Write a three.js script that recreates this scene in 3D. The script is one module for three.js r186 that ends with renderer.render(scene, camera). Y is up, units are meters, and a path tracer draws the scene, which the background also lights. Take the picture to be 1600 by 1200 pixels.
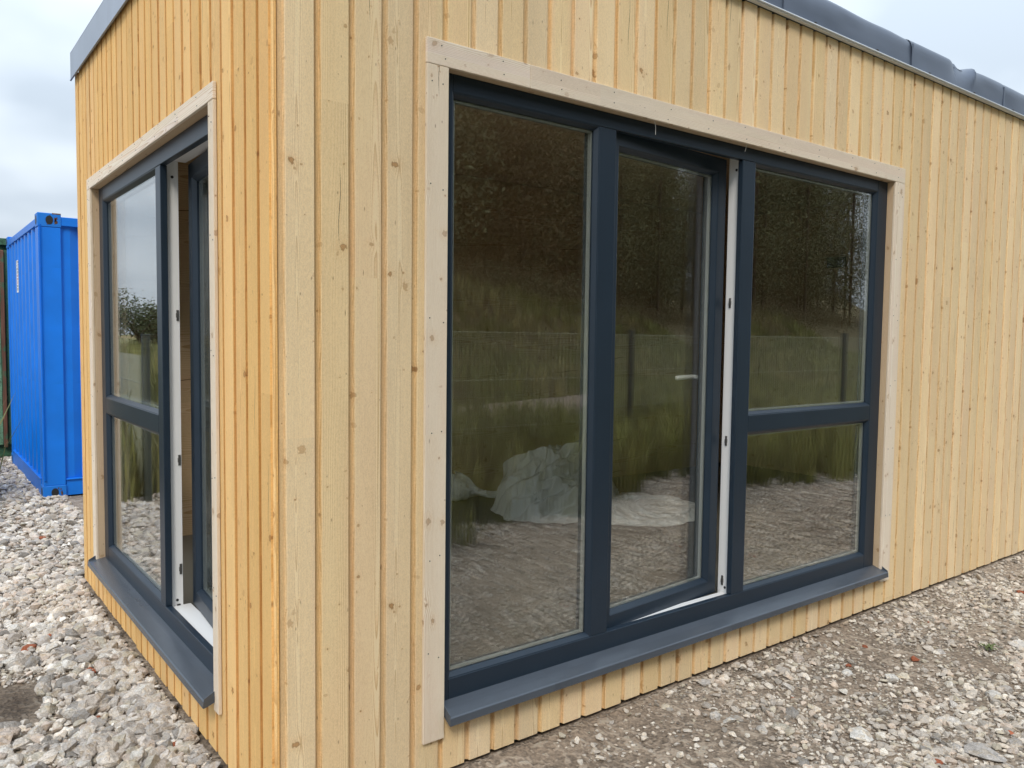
import * as THREE from 'three';
import { ConvexGeometry } from 'three/addons/geometries/ConvexGeometry.js';
import { RoundedBoxGeometry } from 'three/addons/geometries/RoundedBoxGeometry.js';
import { mergeGeometries } from 'three/addons/utils/BufferGeometryUtils.js';

// ---------------------------------------------------------------- camera, sky, sun, exposure
const W = innerWidth || 1024, H = innerHeight || 768;
const scene = new THREE.Scene();
const camera = new THREE.PerspectiveCamera(2 * Math.atan(600 / 1248.83) * 180 / Math.PI, W / H, 0.05, 900);
const CAM = { pos: new THREE.Vector3(-0.8202, 1.42, 2.1415), yaw: 0.6553, pitch: 0.0593, roll: 0.0123 };
const camF = new THREE.Vector3(Math.sin(CAM.yaw) * Math.cos(CAM.pitch), -Math.sin(CAM.pitch), -Math.cos(CAM.yaw) * Math.cos(CAM.pitch));
const camR0 = new THREE.Vector3(Math.cos(CAM.yaw), 0, Math.sin(CAM.yaw));
const camU0 = camR0.clone().cross(camF);
const camR = camR0.clone().multiplyScalar(Math.cos(CAM.roll)).addScaledVector(camU0, Math.sin(CAM.roll));
const camU = camU0.clone().multiplyScalar(Math.cos(CAM.roll)).addScaledVector(camR0, -Math.sin(CAM.roll));
camera.position.copy(CAM.pos);
camera.quaternion.setFromRotationMatrix(new THREE.Matrix4().makeBasis(camR, camU, camF.clone().negate()));
scene.add(camera);

const renderer = new THREE.WebGLRenderer({ antialias: true });
renderer.setSize(W, H);
renderer.toneMapping = THREE.LinearToneMapping;
renderer.toneMappingExposure = 1.42;
renderer.shadowMap.enabled = true;
document.body.appendChild(renderer.domElement);

// noise helpers ------------------------------------------------------------------------------
function rng(seed) { let a = seed >>> 0; return () => { a = (a + 0x6d2b79f5) >>> 0; let t = a; t = Math.imul(t ^ (t >>> 15), t | 1); t ^= t + Math.imul(t ^ (t >>> 7), t | 61); return ((t ^ (t >>> 14)) >>> 0) / 4294967296; }; }
function h2(x, y, s) { let n = Math.imul(x, 374761393) ^ Math.imul(y, 668265263) ^ Math.imul(s, 1442695041); n = Math.imul(n ^ (n >>> 13), 1274126177); n = Math.imul(n ^ (n >>> 15), 2246822519); return ((n ^ (n >>> 16)) >>> 0) / 4294967296; }
function noise(x, y, s = 0) {
  const xi = Math.floor(x), yi = Math.floor(y), fx = x - xi, fy = y - yi, u = fx * fx * (3 - 2 * fx), v = fy * fy * (3 - 2 * fy);
  const a = h2(xi, yi, s), b = h2(xi + 1, yi, s), c = h2(xi, yi + 1, s), d = h2(xi + 1, yi + 1, s);
  return a + (b - a) * u + (c - a + (a - b - c + d) * u) * v;
}
function fbm(x, y, s, o = 4) { let a = 0, w = 0.5, t = 0; for (let i = 0; i < o; i++) { a += w * noise(x, y, s + i); t += w; w *= 0.5; x = x * 2.03 + 17.1; y = y * 2.03 + 5.3; } return a / t; }
const mix = (a, b, t) => a + (b - a) * t, clamp = (x, a = 0, b = 1) => Math.min(b, Math.max(a, x)), sstep = (a, b, x) => { x = clamp((x - a) / (b - a)); return x * x * (3 - 2 * x); };

// sky: bright overcast, brighter overhead, soft cloud sheets
{
  const w = 1024, h = 512, d = new Float32Array(w * h * 4);
  for (let j = 0; j < h; j++) {
    const el = ((j + 0.5) / h - 0.5) * Math.PI, y = Math.sin(el);
    for (let i = 0; i < w; i++) {
      const az = ((i + 0.5) / w - 0.5) * 2 * Math.PI, k = (j * w + i) * 4, yy = Math.max(y, 0);
      const px = Math.cos(az) * Math.cos(el) / (yy + 0.16), pz = Math.sin(az) * Math.cos(el) / (yy + 0.16);
      const c = fbm(px * 2.4 + 3, pz * 2.4 + 9, 11, 5), c2 = fbm(px * 0.55, pz * 0.55, 31, 3);
      const cloud = clamp(0.5 + (c - 0.5) * 2.3 + (c2 - 0.5) * 1.2);
      const base = 0.47 * (1 + 1.9 * yy);
      const L = base * mix(0.83, 1.1, cloud);
      const blue = mix(1, 0, cloud);
      d[k] = L * mix(0.9, 0.84, blue); d[k + 1] = L * mix(1.0, 0.975, blue); d[k + 2] = L * mix(1.1, 1.13, blue); d[k + 3] = 1;
    }
  }
  const t = new THREE.DataTexture(d, w, h, THREE.RGBAFormat, THREE.FloatType);
  t.mapping = THREE.EquirectangularReflectionMapping; t.magFilter = THREE.LinearFilter; t.needsUpdate = true;
  scene.background = t; scene.environment = t;
}
const sun = new THREE.DirectionalLight(0xfff3e2, 1.5);
sun.position.set(-13, 22, 15);
sun.target.position.set(1, 0, -1);
sun.castShadow = true; sun.shadow.radius = 30; sun.shadow.mapSize.set(2048, 2048);
Object.assign(sun.shadow.camera, { left: -16, right: 16, top: 16, bottom: -16, near: 1, far: 80 });
scene.add(sun, sun.target);

// ---------------------------------------------------------------- textures
function dataTex(w, h, fill, srgb) {
  const d = new Uint8Array(w * h * 4), o = [0, 0, 0, 255];
  for (let j = 0; j < h; j++) for (let i = 0; i < w; i++) { o[3] = 255; fill(i, j, o); const k = (j * w + i) * 4; d[k] = clamp(o[0]) * 255; d[k + 1] = clamp(o[1]) * 255; d[k + 2] = clamp(o[2]) * 255; d[k + 3] = 255; }
  const t = new THREE.DataTexture(d, w, h); t.wrapS = t.wrapT = THREE.RepeatWrapping; t.magFilter = THREE.LinearFilter; t.minFilter = THREE.LinearFilter;
  if (srgb) t.colorSpace = THREE.SRGBColorSpace; t.needsUpdate = true; return t;
}
const toS = (x) => x <= 0.0031308 ? 12.92 * x : 1.055 * Math.pow(x, 1 / 2.4) - 0.055;
// sawn spruce: `cols` boards side by side, each `bw` m wide and `bh` m long; linear multipliers near 1
function woodTex(w, h, cols, bw, bh, seed, o) {
  const R = rng(seed), B = [];
  for (let c = 0; c < cols; c++) {
    const b = { xc: (R() * 1.6 - 0.3) * bw, dc: 0.006 + R() * 0.03, tone: 1 - R() * 0.1, warm: R(), ring: 0.0026 + R() * 0.0022, slope: (R() - 0.5) * 0.02, knots: [], specks: [], streak: R() };
    let y = R() * 0.3;
    while (y < bh) {
      const n = 1 + Math.floor(R() * R() * 3.4);
      for (let i = 0; i < n; i++) { const r = o.knot * (0.002 + 0.0065 * Math.pow(R(), 2.2) + (R() < 0.06 ? 0.004 : 0)); b.knots.push({ x: (0.02 + 0.96 * R()) * bw, y: y + (R() - 0.5) * 0.08, r, k: R(), a: 0.6 + R() * 1.2, sq: 0.7 + R() * 0.9, tilt: (R() - 0.5) * 3 }); }
      y += 0.06 + R() * 0.25;
    }
    for (let i = 0; i < o.specks; i++) b.specks.push({ x: R() * bw, y: R() * bh, r: 0.0012 + R() * 0.0018, l: 1 + R() * 4 });
    if (R() < 0.35) b.crack = { x: (0.2 + 0.6 * R()) * bw, y: R() * bh, l: 0.06 + R() * 0.1 };
    B.push(b);
  }
  return dataTex(w, h, (i, j, out) => {
    const X = (i + 0.5) / w * cols, c = Math.floor(X), b = B[c], x = (X - c) * bw, y = (j + 0.5) / h * bh;
    const wob = (noise(x * 14, y * 1.6, seed + c) - 0.5) * 0.018 + (noise(x * 45, y * 5, seed + 7 + c) - 0.5) * 0.004;
    let r = Math.hypot(x - b.xc - b.slope * y + wob, b.dc + (noise(3, y * 0.9, seed + 40 + c) - 0.5) * 0.03) ;
    let kd = 9, kk = null, halo = 0;
    for (const q of b.knots) {
      const dy = y - q.y; if (dy > 0.12 || dy < -0.12) continue;
      const dx = x - q.x - dy * q.tilt * 0.15, dd = Math.hypot(dx / (q.r * q.sq), dy / (q.r * q.a)) * (0.6 + 0.8 * noise(x * 190, y * 190, seed + 90));
      r += Math.sign(dx || 1) * q.r * 0.55 * Math.exp(-Math.pow(dx / (q.r * 2.2), 2) - Math.pow(dy / (q.r * 4.5), 2));
      if (dd < kd) { kd = dd; kk = q; }
      halo = Math.max(halo, Math.exp(-dd * dd * 0.16) * q.k);
    }
    const ring = (r / b.ring) % 1, f = ring < 0 ? ring + 1 : ring;
    const late = Math.pow(f, 3) * sstep(1, 0.93, f), amp = o.grain * (0.55 + 0.9 * noise(x * 24, y * 1.3, seed + 60 + c));
    let v = b.tone * (1 - 0.5 * amp * (late - 0.22));
    v *= 1 + (noise(x * 1400, y * 22, seed + 1) - 0.5) * 0.08 + (fbm(x * 520, y * 330, seed + 2, 2) - 0.5) * o.rough;
    v *= 1 + (fbm(x * 11, y * 2.1, seed + 3 + c, 3) - 0.5) * 0.17;
    let cr = v, cg = v * (1 - 0.11 * late * amp * 2 - 0.03 * (b.warm - 0.5)), cb = v * (1 - 0.24 * late * amp * 2 - 0.14 * (b.warm - 0.5));
    const pk = sstep(0.45, 0.75, noise(x * 18, y * 1.1, seed + 5 + c * 3)) * 0.5 * o.pink;
    cg *= 1 - 0.06 * pk; cb *= 1 - 0.04 * pk;
    halo *= 0.32; cr *= 1 - halo * 0.25; cg *= 1 - halo * 0.42; cb *= 1 - halo * 0.6;
    if (kd < 1.15) {
      const e = sstep(1.15, 0.85, kd), rimd = sstep(0.55, 0.95, kd), dk = o.dark * mix(0.35, 1.15, kk.k);
      const rr = mix(0.5, 0.33, rimd * kk.k) * (1 + 0.18 * Math.sin(kd * 16));
      cr = mix(cr, rr * 1.05, e * dk); cg = mix(cg, rr * 0.72, e * dk); cb = mix(cb, rr * 0.45, e * dk);
    }
    for (const q of b.specks) { const dy = (y - q.y) / (q.r * q.l), dx = (x - q.x) / q.r, d2 = dx * dx + dy * dy; if (d2 < 1) { const e = (1 - d2) * 0.75; cr *= 1 - e * 0.6; cg *= 1 - e * 0.7; cb *= 1 - e * 0.75; } }
    if (b.crack) { const dy = (y - b.crack.y) / b.crack.l, wd = 0.0011 * (1 - dy * dy); if (Math.abs(dy) < 1 && Math.abs(x - b.crack.x - 0.003 * Math.sin(dy * 3)) < wd) { cr *= 0.3; cg *= 0.24; cb *= 0.2; } }
    if (o.tongue && x < o.tongue) { cr *= 0.88; cg *= 0.83; cb *= 0.75; } else if (o.tongue && x > bw - 0.0042) { cr *= 0.64; cg *= 0.54; cb *= 0.42; } // recess strip and groove edge tinted darker than the sawn face
    out[0] = toS(clamp(cr * 0.96)); out[1] = toS(clamp(cg * 0.96)); out[2] = toS(clamp(cb * 0.96));
  }, true);
}
const BW = 0.1052, BH = 3.0;
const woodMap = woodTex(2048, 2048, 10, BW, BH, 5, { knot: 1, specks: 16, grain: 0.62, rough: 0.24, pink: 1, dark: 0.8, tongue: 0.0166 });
const trimMap = woodTex(1024, 2048, 5, 0.1, 3.0, 77, { knot: 1.0, specks: 9, grain: 0.7, rough: 0.1, pink: 1, dark: 0.62 });
const sawBump = dataTex(512, 512, (i, j, o) => { const v = 0.5 + (fbm(i / 2.2, j / 5, 3, 3) - 0.5) * 0.9 + (noise(i / 1.3, j / 40, 9) - 0.5) * 0.35; o[0] = o[1] = o[2] = v; });
const sawBumpW = sawBump.clone(); sawBumpW.repeat.set(10, 30); // whole map is 1.05 m by 3 m
const stoneMap = dataTex(512, 512, (i, j, o) => {
  const x = i / 512, y = j / 512, a = fbm(x * 9, y * 9, 21, 5), b = fbm(x * 60, y * 60, 25, 2);
  let v = 0.72 + (a - 0.5) * 0.55 + (b - 0.5) * 0.3; const pit = sstep(0.66, 0.78, noise(x * 90, y * 90, 29)) * 0.25; v -= pit;
  const rust = sstep(0.58, 0.75, fbm(x * 5, y * 5, 33, 3)) * 0.16;
  o[0] = toS(clamp(v)); o[1] = toS(clamp(v * (0.985 - rust * 0.4))); o[2] = toS(clamp(v * (0.96 - rust)));
}, true);
const stoneBump = dataTex(512, 512, (i, j, o) => { const x = i / 512, y = j / 512; o[0] = o[1] = o[2] = 0.5 + (fbm(x * 14, y * 14, 41, 5) - 0.5) * 1.3 - sstep(0.65, 0.8, noise(x * 70, y * 70, 43)) * 0.2; });
const soilMap = dataTex(1024, 1024, (i, j, o) => { // 1.6 m tile of trodden soil and fines
  const x = i / 1024, y = j / 1024, a = fbm(x * 7, y * 7, 51, 4), g = fbm(x * 170, y * 170, 55, 2), s = sstep(0.62, 0.78, noise(x * 130, y * 130, 59)), s2 = sstep(0.66, 0.8, noise(x * 64 + 9, y * 64, 61));
  const v = 0.62 + (a - 0.5) * 0.5 + (g - 0.5) * 0.75, p = Math.max(s * 0.75, s2);
  o[0] = toS(clamp(mix(v * 0.92, 1.15 * (0.7 + g * 0.5), p * 0.75))); o[1] = toS(clamp(mix(v * 0.83, 1.08 * (0.7 + g * 0.5), p * 0.75))); o[2] = toS(clamp(mix(v * 0.72, 0.98 * (0.7 + g * 0.5), p * 0.75)));
}, true);
const soilBump = dataTex(1024, 1024, (i, j, o) => { const x = i / 1024, y = j / 1024; o[0] = o[1] = o[2] = 0.35 + (fbm(x * 170, y * 170, 55, 2) - 0.5) * 0.6 + Math.max(sstep(0.62, 0.78, noise(x * 130, y * 130, 59)) * 0.35, sstep(0.66, 0.8, noise(x * 64 + 9, y * 64, 61)) * 0.5); });
const leafRoughMap = null;
const paintNoise = dataTex(512, 512, (i, j, o) => { const x = i / 512, y = j / 512, v = 0.92 + (fbm(x * 6, y * 6, 71, 5) - 0.5) * 0.22; o[0] = o[1] = o[2] = toS(clamp(v)); }, true);
const rustMap = dataTex(512, 512, (i, j, o) => { // weathered paint going to rust
  const x = i / 512, y = j / 512, r = sstep(0.57, 0.66, fbm(x * 5, y * 3, 81, 5)), s = fbm(x * 26, y * 4, 85, 3);
  const g = 0.75 + s * 0.4;
  o[0] = toS(clamp(mix(0.055 * g, 0.16 * (0.5 + s), r))); o[1] = toS(clamp(mix(0.15 * g, 0.075 * (0.5 + s), r))); o[2] = toS(clamp(mix(0.085 * g, 0.05 * (0.5 + s), r)));
}, true);
const crumple = dataTex(512, 512, (i, j, o) => { const x = i / 512, y = j / 512; let v = 0; for (let k = 0; k < 4; k++) { const s = 4 * Math.pow(1.9, k); v += Math.abs(noise(x * s + noise(x * 3, y * 3, 7) * 3, y * s, 90 + k) - 0.5) / (k + 1); } o[0] = o[1] = o[2] = clamp(v); });

// ---------------------------------------------------------------- materials
const std = (name, color, o = {}) => { const m = new THREE.MeshStandardMaterial({ roughness: 0.8, ...o }); m.name = name; if (Array.isArray(color)) m.color.setRGB(...color); return m; };
const R0 = rng(1234);
function woodSet(name, base, n, map = woodMap, bump = sawBumpW, dv = 0.05) {
  return Array.from({ length: n }, (_, i) => { const v = 1 + (R0() - 0.5) * 2 * dv, w = (R0() - 0.5) * dv; return std(name + i, [base[0] * v, base[1] * v * (1 + w * 0.5), base[2] * v * (1 + w * 2)], { map, bumpMap: bump, bumpScale: 0.0018, roughness: 0.82 }); });
}
const M = {
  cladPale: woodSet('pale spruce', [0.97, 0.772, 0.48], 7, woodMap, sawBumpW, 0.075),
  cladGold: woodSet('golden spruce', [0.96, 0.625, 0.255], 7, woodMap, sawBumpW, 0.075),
  trim: woodSet('raw spruce trim', [0.97, 0.86, 0.715], 3, trimMap, sawBumpW, 0.03),
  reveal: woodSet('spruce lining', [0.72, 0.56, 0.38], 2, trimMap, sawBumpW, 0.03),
  frame: new THREE.MeshPhysicalMaterial({ name: 'anthracite foil', color: new THREE.Color().setRGB(0.016, 0.029, 0.048), roughness: 0.36, specularIntensity: 0.7, map: paintNoise }),
  sill: std('anthracite sheet', [0.08, 0.097, 0.123], { roughness: 0.25, metalness: 0.2, map: paintNoise }),
  white: std('white plastic', [0.72, 0.74, 0.76], { roughness: 0.35 }),
  spacer: std('aluminium spacer', [0.3, 0.33, 0.32], { roughness: 0.4, metalness: 0.3 }),
  black: std('black plastic', [0.02, 0.02, 0.022], { roughness: 0.45 }),
  steel: std('zinc fitting', [0.35, 0.35, 0.34], { roughness: 0.35, metalness: 0.8 }),
  steelDark: std('dark fitting', [0.08, 0.08, 0.078], { roughness: 0.45, metalness: 0.3 }),
  flash: std('grey painted flashing', [0.3, 0.35, 0.44], { roughness: 0.38, metalness: 0.25, map: paintNoise }),
  membrane: std('dark roofing sheet', [0.1, 0.13, 0.19], { roughness: 0.4, metalness: 0.15, map: paintNoise }),
  lip: std('bright drip edge', [0.72, 0.78, 0.86], { roughness: 0.4, metalness: 0.2 }),
  core: std('dark breather paper', [0.05, 0.045, 0.04], { roughness: 0.95 }),
  inside: std('bare inner boarding', [0.72, 0.54, 0.35], { roughness: 0.9, map: trimMap }),
  insideFloor: std('dusty subfloor', [0.17, 0.155, 0.13], { roughness: 0.9 }),
  nail: std('nail', [0.05, 0.045, 0.04], { roughness: 0.6, metalness: 0.4 }),
  glass: new THREE.MeshPhysicalMaterial({ name: 'glass', color: new THREE.Color().setRGB(0.985, 0.99, 0.982), roughness: 0, transmission: 1, thickness: 0, ior: 1.78 }),
};

// ---------------------------------------------------------------- helpers for objects
const counts = {};
function numbered(n) { const k = counts[n] = (counts[n] ?? -1) + 1; return k ? n + '_' + String(k).padStart(3, '0') : n; }
function tag(o, label, category, group, kind) { if (label) o.userData.label = label; if (category) o.userData.category = category; if (group) o.userData.group = group; if (kind) o.userData.kind = kind; return o; }
function part(name, geo, mat, parent) { const m = new THREE.Mesh(Array.isArray(geo) ? merge(geo) : geo, mat); m.name = numbered(name); m.castShadow = m.receiveShadow = true; (parent ?? scene).add(m); return m; }
function thing(name, label, category, pos = [0, 0, 0], rot = 0, group) { const g = new THREE.Group(); g.name = numbered(name); g.position.set(...pos); g.rotation.y = rot; tag(g, label, category, group); scene.add(g); return g; }
function merge(list) { list = list.map((g) => { const q = g.index ? g.toNonIndexed() : g; for (const k of Object.keys(q.attributes)) if (!['position', 'normal', 'uv'].includes(k)) q.deleteAttribute(k); return q; }); return list.length === 1 ? list[0] : mergeGeometries(list); }
// box by bounds, uv in metres (scaled), long side along v
function bx(x0, x1, y0, y1, z0, z1, r = 0, us = 1, vs = 1, uo = 0, vo = 0) {
  const w = x1 - x0, h = y1 - y0, d = z1 - z0, rr = Math.min(r, w * 0.45, h * 0.45, d * 0.45);
  let g = rr > 0 ? new RoundedBoxGeometry(w, h, d, 2, rr) : new THREE.BoxGeometry(w, h, d);
  if (g.index) g = g.toNonIndexed();
  g.translate((x0 + x1) / 2, (y0 + y1) / 2, (z0 + z1) / 2);
  metreUV(g, us, vs, uo, vo, w > h * 1.5 && w > d ? 'x' : d > h * 1.5 && d > w ? 'z' : 'y');
  return g;
}
function metreUV(g, us = 1, vs = 1, uo = 0, vo = 0, along = 'y') {
  const p = g.attributes.position, n = g.attributes.normal, uv = new Float32Array(p.count * 2);
  for (let i = 0; i < p.count; i += 3) {
    const ax = Math.abs(n.getX(i) + n.getX(i + 1) + n.getX(i + 2)), ay = Math.abs(n.getY(i) + n.getY(i + 1) + n.getY(i + 2)), az = Math.abs(n.getZ(i) + n.getZ(i + 1) + n.getZ(i + 2));
    for (let k = i; k < i + 3; k++) {
      const x = p.getX(k), y = p.getY(k), z = p.getZ(k); let u, v;
      if (along === 'y') { v = y; u = ax > az ? z : x; if (ay > ax && ay > az) { u = x; v = z; } }
      else if (along === 'x') { v = x; u = ay > az ? z : y; }
      else { v = z; u = ax > ay ? y : x; }
      uv[k * 2] = u * us + uo; uv[k * 2 + 1] = v * vs + vo;
    }
  }
  g.setAttribute('uv', new THREE.BufferAttribute(uv, 2));
}
function triGeo(tris, uvs) { const g = new THREE.BufferGeometry(); g.setAttribute('position', new THREE.Float32BufferAttribute(tris, 3)); g.setAttribute('uv', new THREE.Float32BufferAttribute(uvs ?? new Array(tris.length / 3 * 2).fill(0), 2)); g.computeVertexNormals(); return g; }
// a mitred ring (frame) from a closed profile of [inset, z]
function ring(u0, u1, y0, y1, prof) {
  const t = [], C = prof.map(([i, z]) => [[u0 + i, y0 + i, z], [u1 - i, y0 + i, z], [u1 - i, y1 - i, z], [u0 + i, y1 - i, z]]);
  for (let a = 0; a < prof.length; a++) { const A = C[a], B = C[(a + 1) % prof.length]; for (let k = 0; k < 4; k++) { const l = (k + 1) % 4; t.push(...A[k], ...A[l], ...B[l], ...A[k], ...B[l], ...B[k]); } }
  const g = triGeo(t); metreUV(g); return g;
}
function cyl(r, h, x, y, z, axis = 'y', seg = 8) { const g = new THREE.CylinderGeometry(r, r, h, seg); if (axis === 'x') g.rotateZ(Math.PI / 2); if (axis === 'z') g.rotateX(Math.PI / 2); g.translate(x, y, z); return g; }

// ---------------------------------------------------------------- the house
const HL = 6.6, HD = 2.965, HT = 2.835; // length along x, depth along -z, height of the cladding
const house = thing('timber_house', 'small flat-roofed house clad in pale vertical spruce boards with two large dark-framed windows', 'house');

// profile of a cladding board: raised face, chamfers, recessed tongue
const PROF = [[0, -0.013], [0.0145, -0.013], [0.0165, -0.0018], [0.018, 0], [0.1005, 0], [0.1022, -0.0018], [0.1043, -0.013], [0.1048, -0.013]];
const BACK = -0.032;
function boardGeo(a, y0, y1, c0, c1, dz, col, vo, flip) { // strip of the profile between local c0..c1
  const pts = []; const lerpZ = (s) => { for (let i = 1; i < PROF.length; i++) if (s <= PROF[i][0] + 1e-9) { const [p, q] = [PROF[i - 1], PROF[i]]; return mix(p[1], q[1], clamp((s - p[0]) / (q[0] - p[0]))); } return PROF.at(-1)[1]; };
  c1 = Math.min(c1, PROF.at(-1)[0]); if (c1 - c0 < 0.0008) return null;
  pts.push([c0, lerpZ(c0)]); for (const [s, z] of PROF) if (s > c0 + 1e-6 && s < c1 - 1e-6) pts.push([s, z]); pts.push([c1, lerpZ(c1)]);
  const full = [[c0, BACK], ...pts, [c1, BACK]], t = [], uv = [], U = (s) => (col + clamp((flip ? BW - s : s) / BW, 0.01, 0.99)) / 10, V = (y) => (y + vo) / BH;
  for (let i = 0; i + 1 < full.length; i++) {
    const [s0, z0] = full[i], [s1, z1] = full[i + 1], A = [a + s0, y0, z0 + dz], B = [a + s1, y0, z1 + dz], C = [a + s1, y1, z1 + dz], D = [a + s0, y1, z0 + dz];
    t.push(...A, ...B, ...C, ...A, ...C, ...D); uv.push(U(s0), V(y0), U(s1), V(y0), U(s1), V(y1), U(s0), V(y0), U(s1), V(y1), U(s0), V(y1));
  }
  for (const [y, s] of [[y0, 0], [y1, 1]]) for (let i = 1; i + 1 < full.length - 1 + 1 && i + 1 < full.length; i++) { // end grain fan
    const P = [full[0], full[i], full[i + 1]]; if (s) P.reverse(); for (const [sx, z] of P) { t.push(a + sx, y, z + dz); uv.push(U(sx), V(y + z)); }
  }
  return triGeo(t, uv);
}
function clad(wall, u0, u1, first, mats, cut, seed, firstFace) {
  const R = rng(seed);
  for (let k = -Math.ceil((first - u0) / BW), a; (a = first + k * BW) < u1 - 0.004; k++) {
    const col = Math.floor(R() * 10), vo = R() * 3, flip = R() < 0, dz = (R() - 0.5) * 0.0022, yb = (R() - 0.5) * 0.007, sa = Math.max(u0 - a, 0), sb = Math.min(u1 - a, BW), mat = mats[Math.floor(R() * mats.length)], gs = [];
    if (sb - sa < 0.004) continue;
    const add = (y0, y1, c0, c1, own) => { const g = boardGeo(a, y0, y1, c0, c1, dz, col, vo, flip); if (!g) return; if (own) part('board', g, mat, wall); else gs.push(g); };
    const ca = clamp(cut.u0 - a, sa, sb), cb = clamp(cut.u1 - a, sa, sb);
    if (cb - ca < 0.001) add(yb, HT, sa, sb);
    else { if (ca > sa) add(yb, HT, sa, ca); if (cb < sb) add(yb, HT, cb, sb); add(yb, cut.y0, ca, cb, !gs.length); add(cut.y1, HT, ca, cb, !gs.length); }
    if (gs.length) part('board', gs, mat, wall);
  }
}
function wallCore(a, len, o) { // sheathing with an opening, from z=-0.024 inwards
  const z0 = -0.16, z1 = BACK - 0.0005;
  return [bx(a, o.u0, 0.02, HT, z0, z1), bx(o.u1, len, 0.02, HT, z0, z1), bx(o.u0, o.u1, 0.02, o.y0, z0, z1), bx(o.u0, o.u1, o.y1, HT, z0, z1)];
}
const wf = part('wall', wallCore(0.033, HL, { u0: 0.51, u1: 3.337, y0: 0.15, y1: 2.27 }), M.core, house);
const ws = part('wall', wallCore(0.002, HD - 0.162, { u0: 0.43, u1: 2.5, y0: 0.15, y1: 2.179 }), M.core, house);
ws.rotation.y = -Math.PI / 2; ws.position.set(0, 0, -HD);
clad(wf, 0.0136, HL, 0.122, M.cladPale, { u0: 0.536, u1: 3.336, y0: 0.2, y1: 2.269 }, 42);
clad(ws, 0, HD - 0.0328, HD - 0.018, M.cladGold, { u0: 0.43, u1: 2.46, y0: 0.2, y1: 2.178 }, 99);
part('corner_strip', bx(0.006, 0.013, 0.004, HT, -0.0322, -0.007, 0.001, 0.4, 0.33), M.cladGold[2], house);
// the two other walls, floor, ceiling and roof
part('wall', [bx(0.03, HL - 0.16, 0.02, HT, -HD + 0.003, -HD + 0.14, 0, 1, 0.33)], M.inside, house);
part('wall', [bx(HL - 0.16, HL, 0.02, HT, -HD, -0.165, 0, 1, 0.33)], M.inside, house);
part('partition', bx(5.7, 5.78, 0.2, 2.6, -HD + 0.145, -0.17, 0, 1, 0.33), M.inside, house);
{ const vp = part('vent_panel', bx(5.67, 5.697, 2.055, 2.145, -1.79, -1.62, 0.004), std('dark panel', [0.03, 0.05, 0.05], { roughness: 0.5 }), house); }
part('floor_deck', bx(0.03, HL - 0.01, 0.05, 0.2, -HD + 0.15, -0.165), M.insideFloor, house);
part('ceiling', bx(0.03, HL - 0.01, 2.6, 2.64, -HD + 0.15, -0.165, 0, 1, 0.33), M.inside, house);
part('base_beam', [bx(0.03, HL - 0.03, -0.12, 0.02, -0.12, -0.04), bx(0.04, 0.12, -0.12, 0.02, -HD + 0.03, -0.13)], M.core, house);
const roof = part('roof', bx(0.02, HL - 0.02, HT + 0.002, 2.985, -HD + 0.02, -0.03), M.membrane, house);
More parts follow.
